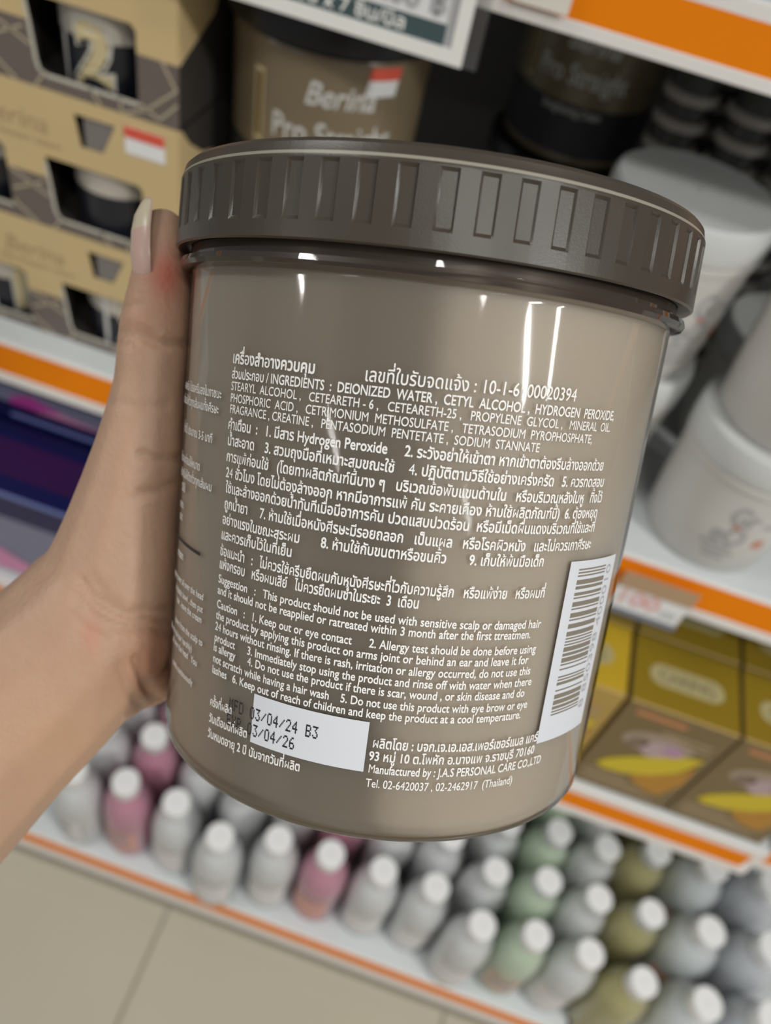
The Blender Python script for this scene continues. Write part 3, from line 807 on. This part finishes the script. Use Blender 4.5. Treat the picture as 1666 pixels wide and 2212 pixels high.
# ------------------------------------------------------------------ twin-window cartons with small jars
M_gold = mat('matt_gold_card', (0.60, 0.455, 0.235), 0.5, vary=0.04, scale=14, spec=0.3)
M_taupe = mat('taupe_card', (0.145, 0.118, 0.102), 0.5, vary=0.06)
M_foil = mat('gold_foil_line', (0.52, 0.44, 0.31), 0.4, metal=0.2)
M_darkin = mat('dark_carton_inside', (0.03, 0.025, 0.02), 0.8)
BW, BH, BD = 0.203, 0.0895, 0.085
def window_shape(x0, z1, top):
    """left edge x0, outline of one window 64 x 40 mm with a rounded lower left corner, split at height top"""
    return x0
def carton(name, label, loc):
    t = thing(name, label, 'box', loc)
    w, h = BW / 2, BH
    zs = 0.0345                                  # where gold meets taupe
    WX = [(-0.0775, -0.0135), (0.0135, 0.0775)]
    wb, wt = 0.0085, 0.0485                       # window bottom and top
    g = [(-w, zs)]
    for a, b in WX:
        g += [(a + 0.0015, zs), (a, wt), (b - 0.003, wt), (b, wt - 0.003), (b, zs)]
    g += [(w, zs), (w, h), (-w, h)]
    notch = [[(0.036, h - 0.009), (0.062, h - 0.009), (0.053, h - 0.028), (0.039, h - 0.028)][::-1]]
    obj('gold_panel', MB().prism(g, notch, -0.0006, 0.0), M_gold, t)
    q = [(-w, 0.0), (w, 0.0), (w, zs)]
    for a, b in WX[::-1]:
        q += [(b, zs), (b, wb), (a + 0.008, wb), (a + 0.0042, wb + 0.0015), (a + 0.0028, wb + 0.006), (a + 0.0015, zs)]
    q += [(-w, zs)]
    tp = obj('taupe_panel', MB().prism(q, [], -0.0006, 0.0), M_taupe, t)
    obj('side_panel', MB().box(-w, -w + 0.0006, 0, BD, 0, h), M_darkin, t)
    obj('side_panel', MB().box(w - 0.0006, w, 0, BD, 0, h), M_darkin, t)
    obj('back_panel', MB().box(-w, w, BD - 0.0006, BD, 0, h), M_taupe, t)
    obj('top_panel', MB().box(-w, w, 0, BD, h - 0.0006, h), M_gold, t)
    obj('bottom_panel', MB().box(-w, w, 0, BD, 0, 0.0006), M_darkin, t)
    obj('divider', MB().box(-0.0006, 0.0006, 0.004, BD - 0.004, 0.001, h - 0.001), M_darkin, t)
    for a, b in WX:
        ln = MB().ribbon([(a, wt - 0.004), (a + 0.0012, zs), (a + 0.0028, wb + 0.006), (a + 0.0042, wb + 0.0013), (a + 0.008, wb - 0.0006), (b, wb - 0.0006)], 0.0022, -0.0006)
        obj('window_edge', ln, mat('pale_window_edge', (0.55, 0.52, 0.44), 0.4), tp)
    segs = [[(-0.10, 0.030), (-0.078, 0.020)], [(-0.013, 0.034), (0.0135, 0.022)], [(0.020, 0.0085), (0.014, 0.0005)], [(0.048, 0.0085), (0.054, 0.0005)], [(0.066, 0.0085), (0.067, 0.0)], [(0.078, 0.0085), (0.090, 0.003), (0.101, 0.014)],
            [(0.067, 0.0), (0.082, 0.006), (0.101, 0.022)], [(-0.013, 0.012), (0.002, 0.0005)], [(0.092, 0.0345), (0.100, 0.022)], [(-0.071, 0.0085), (-0.077, 0.0005)], [(-0.043, 0.0085), (-0.037, 0.0005)], [(-0.012, 0.02), (0.010, 0.0305)]]
    for s in segs: obj('foil_line', MB().ribbon(s, 0.0013, -0.0006), M_foil, tp)
    tx = MB(); flat_text(tx, 'Berina', -0.004, h - 0.027, 0.017, -0.0008, width=0.044, bold=.0, shear=.2, center=True)
    flat_text(tx, 'PRO STRAIGHT CREAM', -0.002, h - 0.0345, 0.0045, -0.0008, width=0.055, center=True)
    obj('name_print', tx, mat('dull_gold_print', (0.40, 0.29, 0.15), 0.5), t)
    obj('insert_tab', MB().box(0.0415, 0.064, 0.0006, 0.0012, h - 0.034, h - 0.004), mat('grey_insert', (0.20, 0.18, 0.17), 0.5), t)
    wrap = MB().prism([(0.0, zs), (0.045, 0.050), (0.05, 0.060), (0.03, 0.066), (0.012, 0.078), (0.002, h - 0.0005), (0, h - 0.0005)], [], 0.0, 0.0005)
    for k, (a, b, c) in enumerate(wrap.v): wrap.v[k] = (w + b + 0.0001, a, c)
    obj('side_wrap', wrap, M_gold, t)
    return t
M_pearl = mat('pearl_grey_tub', (0.50, 0.46, 0.40), 0.3, vary=0.04)
def small_jar(label, loc, rz, numeral):
    t = thing('small_jar', label, 'jar', loc, rz)
    b = obj('body', MB().lathe([(0.001, 0), (0.027, 0), (0.030, 0.003), (0.030, 0.055), (0.027, 0.058), (0.001, 0.058)], 36), M_pearl, t, smooth=40)
    obj('lid', MB().lathe([(0.0285, 0.056), (0.031, 0.0565), (0.031, 0.073), (0.029, 0.075), (0.001, 0.075)], 36), M_black, t, smooth=40)
    obj('black_label', MB().lathe([(0.0302, 0.003), (0.0302, 0.031)], 36), mat('navy_black_label', (0.012, 0.013, 0.02), 0.3), b, smooth=True)
    R_ = lambda z: 0.0305
    mb = MB()
    gl, w = layout(numeral, 0.06)
    round_text(mb, numeral, 262, 0.009, 0.043, R_, 300, 0.009, bold=.11)
    obj('numeral_edge', mb, mat('pale_print', (0.55, 0.53, 0.46), 0.5), b)
    mb = MB(); round_text(mb, numeral, 262, 0.009, 0.043, lambda z: 0.0309, 300, 0.009, bold=.045)
    obj('numeral', mb, M_goldink, b)
    mb = MB(); wrap_quad(mb, 240, 246, 0.004, 0.045, R_, 4); obj('stripe', mb, mat('silver_print', (0.62, 0.61, 0.58), 0.45), b)
    return t
names = ['bottom', 'middle', 'top']
for k in range(3):
    z = ZB + k * (BH + 0.0002)
    lb = ['gold and taupe twin-window carton at the foot of its stack, on the white shelf', 'gold and taupe twin-window carton with red and white price sticker, second in the stack', 'gold and taupe twin-window carton lying on top of the carton stack'][k]
    t = carton('twin_window_carton', lb, (-0.3065, 0.4245, z))
    if k == 1:
        s = obj('price_sticker', MB().box(0.068, 0.093, -0.0011, -0.0007, BH - 0.022, BH - 0.006), M_card, t)
        obj('sticker_band', MB().box(0.068, 0.093, -0.0013, -0.0011, BH - 0.0125, BH - 0.006), M_red, s)
    for x, num in ((-0.3065 - 0.042, '1'), (-0.3065 + 0.047, '2')):
        rz = {0: 0.35, 1: 2.2, 2: -0.12}[k]
        small_jar('small pearl jar with gold numeral %s in the %s carton of the stack' % ({'1': 'one', '2': 'two'}[num], names[k]), (x, 0.4245 + 0.0335, z + 0.0007), rz, num)

# ------------------------------------------------------------------ white tubs, stacked two high
M_tub = mat('white_tub', (0.58, 0.56, 0.53), 0.3, vary=0.03, scale=14, sss=0.0)
M_tublid = mat('white_tub_lid', (0.60, 0.61, 0.60), 0.3, vary=0.02)
TUBH = 0.1050
def tub(label, loc, rz):
    t = thing('white_tub', label, 'tub', loc, rz); t.scale = (1, 1, 1.0385)
    b = obj('body', MB().lathe([(0.001, 0.002), (0.038, 0.002), (0.041, 0), (0.0435, 0.003), (0.0462, 0.040), (0.0478, 0.075), (0.048, 0.083), (0.001, 0.083)], 48), M_tub, t, smooth=40)
    obj('rim', MB().lathe([(0.047, 0.0745), (0.0492, 0.0755), (0.0492, 0.079), (0.047, 0.080)], 48), M_tub, t, smooth=40)
    obj('lid', MB().lathe([(0.046, 0.081), (0.0495, 0.0815), (0.0500, 0.083), (0.0500, 0.097), (0.0488, 0.1000), (0.047, 0.1010), (0.044, 0.1005), (0.001, 0.1005)], 48), M_tublid, t, smooth=35)
    R_ = lambda z: 0.0435 + 0.0027 * min(1, max(0, (z - 0.003) / 0.037)) + 0.0016 * max(0, (z - 0.04) / 0.035) + 0.0003
    g = MB()
    round_text(g, 'Gr', 246, 0.048, 0.022, R_, 268, 0.048, bold=.03)
    round_text(g, 'eO', 240, 0.030, 0.022, R_, 268, 0.030, bold=.03)
    for th0, th1, z in ((236, 262, 0.0255), (240, 268, 0.020), (244, 262, 0.0145), (275, 292, 0.050)):
        wrap_quad(g, th0, th1, z, z + 0.0028, R_, 8)
    obj('grey_print', g, mat('soft_grey_print', (0.36, 0.36, 0.37), 0.5), b)
    g = MB(); wrap_quad(g, 277, 286, 0.030, 0.038, R_, 6); wrap_quad(g, 252, 258, 0.045, 0.048, R_, 6)
    obj('red_print', g, mat('soft_red_print', (0.55, 0.22, 0.14), 0.5), b)
    return t
tub('white tub with grey print at the foot of the front stack, above the price tag', (0.188, 0.4525, ZB), 0.25)
tub('white tub with grey print on top of the front stack', (0.190, 0.4545, ZB + TUBH), 0.42)
tub('white tub at the foot of the stack beside the held jar lid', (0.083, 0.485, ZB), 0.9)
tub('white tub on top of its stack beside the held jar lid', (0.084, 0.487, ZB + TUBH), 0.9)
tub('white tub standing alone behind the front tub stack', (0.205, 0.565, ZB), 0.6)
# ridged bottles behind them, in the shade
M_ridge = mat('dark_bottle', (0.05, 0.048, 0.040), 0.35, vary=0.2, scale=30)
M_ring = mat('pale_ring', (0.42, 0.38, 0.34), 0.4)
r0 = None
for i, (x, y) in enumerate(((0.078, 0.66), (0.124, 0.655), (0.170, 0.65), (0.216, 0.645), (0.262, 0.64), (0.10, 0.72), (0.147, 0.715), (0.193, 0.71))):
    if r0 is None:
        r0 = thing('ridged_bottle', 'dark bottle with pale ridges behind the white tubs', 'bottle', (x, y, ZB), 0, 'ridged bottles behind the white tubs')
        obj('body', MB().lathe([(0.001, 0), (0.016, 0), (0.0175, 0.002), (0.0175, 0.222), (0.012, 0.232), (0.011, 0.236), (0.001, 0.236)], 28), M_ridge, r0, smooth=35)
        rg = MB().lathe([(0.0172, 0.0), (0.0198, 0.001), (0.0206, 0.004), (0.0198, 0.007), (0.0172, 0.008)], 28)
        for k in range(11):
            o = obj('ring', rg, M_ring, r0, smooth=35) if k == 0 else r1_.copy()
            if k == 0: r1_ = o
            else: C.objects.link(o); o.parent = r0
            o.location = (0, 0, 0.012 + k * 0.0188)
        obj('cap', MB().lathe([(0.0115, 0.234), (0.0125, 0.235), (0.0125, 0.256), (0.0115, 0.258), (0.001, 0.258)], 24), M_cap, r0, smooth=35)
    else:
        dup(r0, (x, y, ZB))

# ------------------------------------------------------------------ lower shelf: gold cartons, blue cartons
M_gb = mat('brown_gold_card', (0.175, 0.118, 0.042), 0.42, vary=0.06, scale=12)
M_gt = mat('yellow_gold_card', (0.25, 0.165, 0.010), 0.42, vary=0.08, scale=12)
GW, GH, GD = 0.0862, 0.140, 0.066
def gold_box(label, loc, kind=0, group=None):
    t = thing('gold_carton', label, 'box', loc, 0, group)
    mf, mt = (M_gb, M_gt) if kind == 0 else (mat('ochre_card', (0.42, 0.27, 0.06), 0.45), mat('yellow_card', (0.50, 0.33, 0.02), 0.45))
    b = obj('body', MB().box(-GW / 2, GW / 2, 0, GD, 0, GH - 0.0004, bev=0.0012), mf, t)
    obj('top_panel', MB().box(-GW / 2 + 0.001, GW / 2 - 0.001, 0.001, GD - 0.001, GH - 0.0004, GH), mt, t)
    obj('fold_highlight', MB().box(-GW / 2 + 0.001, GW / 2 - 0.001, 0.0004, 0.0022, GH - 0.0004, GH + 0.0003), mat('painted_highlight_gold', (0.50, 0.36, 0.13), 0.4), t)  # highlight along the front fold, put into the colour
    # picture on the front
    def blob(cx, cz, rx, rz_, y, n=24, a=0.0):
        mb = MB(); P = [(cx + rx * math.cos(2 * PI * k / n) * math.cos(a) - rz_ * math.sin(2 * PI * k / n) * math.sin(a), cz + rx * math.cos(2 * PI * k / n) * math.sin(a) + rz_ * math.sin(2 * PI * k / n) * math.cos(a)) for k in range(n)]
        return mb.prism(P, [], y - 0.0002, y)
    pc = obj('picture_ground', blob(-0.002, 0.095, 0.028, 0.015, -0.0001, a=.15), mat('pale_umber_print', (0.34, 0.26, 0.19), 0.5), b)
    obj('picture_figure', blob(0.004, 0.088, 0.017, 0.013, -0.0005, a=.3), mat('rose_print', (0.44, 0.32, 0.33), 0.5), b)
    obj('picture_dark', blob(-0.016, 0.090, 0.009, 0.006, -0.0005, a=.9), mat('umber_print', (0.20, 0.14, 0.10), 0.5), b)
    obj('picture_light', blob(0.012, 0.092, 0.007, 0.008, -0.0008), mat('mauve_print', (0.42, 0.25, 0.36), 0.5), b)
    sw = MB().prism([(-0.032, 0.040), (-0.024, 0.036), (-0.008, 0.038), (0.010, 0.048), (0.028, 0.066), (0.036, 0.094), (0.022, 0.090), (0.006, 0.079), (-0.014, 0.064), (-0.027, 0.051)], [], -0.0009, -0.0001)
    obj('yellow_swoosh', sw, mat('yellow_print', (0.60, 0.46, 0.015), 0.5), b)
    sw = MB().prism([(-0.002, 0.044), (0.000, 0.034), (0.014, 0.024), (0.030, 0.022), (0.038, 0.050), (0.036, 0.084), (0.029, 0.064), (0.012, 0.050)], [], -0.0007, -0.0001)
    obj('orange_swoosh', sw, mat('amber_orange_print', (0.44, 0.21, 0.02), 0.5), b)
    tx = MB()
    for z, x0, x1 in ((0.026, -0.036, 0.000), (0.019, -0.036, 0.014), (0.012, -0.034, 0.028), (0.112, -0.006, 0.034), (0.104, 0.012, 0.034)):
        obj('print_line', MB().box(x0, x1, -0.0004, -0.0001, z, z + 0.0028), mat('dull_cream_print', (0.36, 0.27, 0.16), 0.5), b)
    obj('red_flash', MB().box(-0.034, 0.006, -0.0004, -0.0001, 0.126, 0.132), mat('rust_print', (0.48, 0.20, 0.08), 0.5), b)
    lg = MB(); n = 10; P = []
    for k in range(n + 1): P.append((0.020 + 0.010 * math.sin(PI * k / n), 0.032 - 0.010 * math.cos(PI * k / n)))
    for k in range(n + 1): P.append((-0.020 - 0.010 * math.sin(PI * k / n), 0.032 + 0.010 * math.cos(PI * k / n)))
    lg.add([(x, y, GH + 0.0003) for x, y in P], [tuple(range(len(P)))])
    lo = obj('logo_ground', lg, mat('pale_olive_print', (0.42, 0.36, 0.17), 0.5), t)
    tx = MB(); flat_text(tx, 'CARING', 0, 0.0265, 0.0155, GH + 0.0006, width=0.046, center=True, plane='top', bold=.02)
    obj('logo_print', tx, mat('grey_olive_print', (0.24, 0.21, 0.12), 0.5), lo)
    return t
xg = 0.2297
gl_ = 'gold carton with yellow swoosh in the front row over the orange strip'
gold_box('gold carton with yellow swoosh in the front row, next to the ochre carton', (xg, 0.3655, ZD), 0, 'front gold cartons')
gold_box('gold carton with yellow swoosh in the front row, at the end of its shelf', (xg + GW + 0.002, 0.3655, ZD), 0, 'front gold cartons')
gold_box('ochre carton with yellow top between the held jar and the gold cartons', (xg - GW - 0.003, 0.3665, ZD), 1)
for k in range(-1, 2):
    gold_box(['gold carton in the second row behind the ochre carton', 'gold carton in the second row behind the carton next to the ochre one', 'gold carton in the second row behind the shelf-end carton'][k + 1], (xg + k * (GW + 0.002) + 0.001, 0.4325, ZD), 0, 'second row gold cartons')
gold_box('gold carton at the start of the next shelving bay', (0.4245, 0.3785, ZD), 0)

M_navy = mat('navy_card', (0.006, 0.007, 0.065), 0.3, vary=0.2, scale=10)
M_lav = mat('lavender_print', (0.20, 0.20, 0.29), 0.4)
M_mag = mat('magenta_print', (0.45, 0.05, 0.30), 0.45)
def blue_box(label, loc, h, w=0.20, d=0.075):
    t = thing('blue_carton', label, 'box', loc)
    b = obj('body', MB().box(-w / 2, w / 2, 0, d, 0, h, bev=0.0012), M_navy, t)
    obj('lower_panel', MB().box(-w / 2 + 0.001, w / 2 - 0.001, -0.0004, -0.0001, 0.004, h * 0.72), M_lav, b)
    p = obj('magenta_figure', MB().prism([(-0.07, 0.004), (-0.01, 0.004), (-0.02, h * 0.3), (-0.05, h * 0.55), (-0.068, h * 0.35)], [], -0.0010, -0.0005), M_mag, b)
    obj('pink_figure', MB().prism([(-0.045, 0.004), (0.03, 0.004), (0.01, h * 0.18), (-0.02, h * 0.30)], [], -0.0014, -0.0011), mat('pink_figure_print', (0.62, 0.25, 0.42), 0.45), b)
    obj('edge_highlight', MB().box(-w / 2 + 0.04, w / 2 - 0.002, -0.0003, 0.0012, h - 0.0030, h + 0.0003), mat('painted_highlight_blue', (0.16, 0.20, 0.45), 0.25), t)  # light caught on the top front edge, painted as a paler strip
    obj('purple_print', MB().box(-w / 2 + 0.045, w / 2 - 0.02, d * 0.25, d * 0.75, h, h + 0.0003), mat('purple_print', (0.030, 0.004, 0.055), 0.4), t)
    return t
blue_box('blue carton with lavender front and pink figure under the gold carton shelf', (-0.335, 0.372, ZD), 0.112, w=0.21)
blue_box('blue carton in the second row behind the lavender-fronted carton', (-0.315, 0.452, ZD), 0.118, w=0.21)
blue_box('blue carton resting flat on the second row blue carton', (-0.315, 0.460, ZD + 0.1185), 0.035, w=0.19)
t = obj('red_carton', MB().box(-0.04, 0.04, 0, 0.05, 0, 0.150, bev=0.001), mat('dark_red_card', (0.25, 0.03, 0.02), 0.4), loc=(-0.475, 0.46, ZD)); tag(t, 'small dark red carton beside the blue cartons', 'box')

# ------------------------------------------------------------------ bottles on the base deck
def bottle_kind(name, label, group, tint, body, amount, r=0.0311, h=0.152, capr=0.0162, labcol=None, hcap=0.021):
    t = thing(name, label, 'bottle', (0, 0, -5), 0, group)
    prof = [(0.001, 0.002), (r * 0.86, 0.0), (r * 0.97, 0.003), (r, 0.008), (r, h * 0.60)]
    for k in range(1, 9):
        a = PI / 2 * k / 8
        prof.append((max(capr * 0.92, r * math.sqrt(max(0, 1 - (k / 8 * 0.90) ** 2))), h * 0.60 + h * 0.375 * k / 8))
    prof += [(capr * 0.88, h), (0.001, h)]
    b = obj('body', MB().lathe(prof, 32), clear_mat(group.replace(' ', '_') + '_plastic', tint, amount, 0.08, body), t, smooth=50)
    obj('liquid', MB().lathe([(0.001, 0.004), (r * 0.84, 0.0035), (r * 0.93, 0.006), (r * 0.93, h * 0.60), (r * 0.90, h * 0.66), (0.001, h * 0.66)], 24), clear_mat(group.replace(' ', '_') + '_liquid', tint, amount * 0.8, 0.1, body), b, smooth=50)
    c = obj('cap', MB().lathe([(capr * 0.95, h - 0.001), (capr, h), (capr, h + hcap - 0.0015), (capr - 0.0015, h + hcap), (0.001, h + hcap)], 32), M_cap, t, smooth=40)
    if labcol:
        lb = MB(); wrap_quad(lb, 225, 315, 0.020, 0.082, lambda z: r + 0.0003, 10)
        l = obj('label', lb, mat(group.replace(' ', '_') + '_label', labcol, 0.5), b)
        q = MB(); wrap_quad(q, 245, 295, 0.052, 0.070, lambda z: r + 0.0006, 8); wrap_quad(q, 238, 302, 0.030, 0.034, lambda z: r + 0.0006, 8)
        obj('label_print', q, mat('label_grey_print', (0.32, 0.30, 0.32), 0.5), l)
    return t
K = {}
K['c'] = bottle_kind('clear_bottle', 'clear bottle with round white cap on the bottom shelf', 'clear bottles', (0.98, 0.99, 0.99), (0.95, 0.97, 0.97), 0.56, labcol=(0.68, 0.66, 0.66))
K['p'] = bottle_kind('pink_bottle', 'pink bottle with round white cap on the bottom shelf', 'pink bottles', (0.97, 0.66, 0.77), (0.88, 0.45, 0.58), 0.5, labcol=(0.60, 0.30, 0.26))
K['g'] = bottle_kind('green_bottle', 'pale green bottle with round white cap on the bottom shelf', 'green bottles', (0.86, 0.97, 0.84), (0.78, 0.92, 0.72), 0.55, labcol=(0.55, 0.42, 0.32))
K['y'] = bottle_kind('yellow_bottle', 'olive yellow bottle with round white cap on the bottom shelf', 'yellow bottles', (0.93, 0.90, 0.62), (0.70, 0.65, 0.34), 0.5, r=0.0320)
K['o'] = bottle_kind('broad_bottle', 'broad grey-white bottle with pinkish label and white cap on the bottom shelf', 'broad bottles', (0.95, 0.97, 0.97), (0.80, 0.85, 0.86), 0.65, r=0.0375, capr=0.0178, labcol=(0.62, 0.38, 0.30))
K['b'] = bottle_kind('milky_bottle', 'broad milky bottle with wide white cap at the right of the bottom shelf', 'milky bottles', (0.88, 0.90, 0.93), (0.70, 0.73, 0.76), 0.7, r=0.0375, capr=0.0200)
used = set()
def put(k, x, y, rz, label):
    if k not in used:
        used.add(k); K[k].location = (x, y, ZE); K[k].rotation_euler = (0, 0, rz); K[k]['label'] = label
    else:
        dup(K[k], (x, y, ZE), rz, label)
files = [('c', -0.302, 0.335, 4, 'clear bottle in the outer file before the forearm side pinks'), ('p', -0.239, 0.343, 5, 'pink bottle in the file by the forearm'), ('c', -0.174, 0.341, 5, 'clear bottle in the file just past the forearm side pinks'),
         ('c', -0.1105, 0.322, 5, 'clear bottle in the file jutting over the orange strip'), ('c', -0.046, 0.342, 5, 'clear bottle in the file just before the middle pinks'), ('p', 0.017, 0.347, 5, 'pink bottle in the middle file under the jar'),
         ('c', 0.081, 0.350, 5, 'clear bottle in the file just past the middle pinks'), ('c', 0.145, 0.353, 5, 'clear bottle two files before the green ones'), ('c', 0.2065, 0.331, 5, 'clear bottle in the file right before the green ones'),
         ('g', 0.270, 0.342, 5, 'pale green bottle'), ('c', 0.333, 0.343, 5, 'clear bottle between the green and the yellow files'), ('y', 0.3975, 0.334, 5, 'olive yellow bottle'), ('o', 0.4710, 0.336, 5, 'broad grey-white bottle with pinkish label'), ('b', 0.550, 0.345, 5, 'broad milky bottle with wide cap')]
NTH = ['first', 'second', 'third', 'fourth', 'fifth']
for k, x, y, n, lab in files:
    pitch = {'y': 0.078, 'o': 0.080, 'b': 0.078}.get(k, 0.0640)
    for j in range(n):
        put(k, x + j * 0.0045 + random.uniform(-.0005, .0005), y + j * pitch, random.uniform(-0.5, 0.5), lab + ', ' + NTH[j] + ' from the shelf edge')

bpy.data.objects.remove(_to)
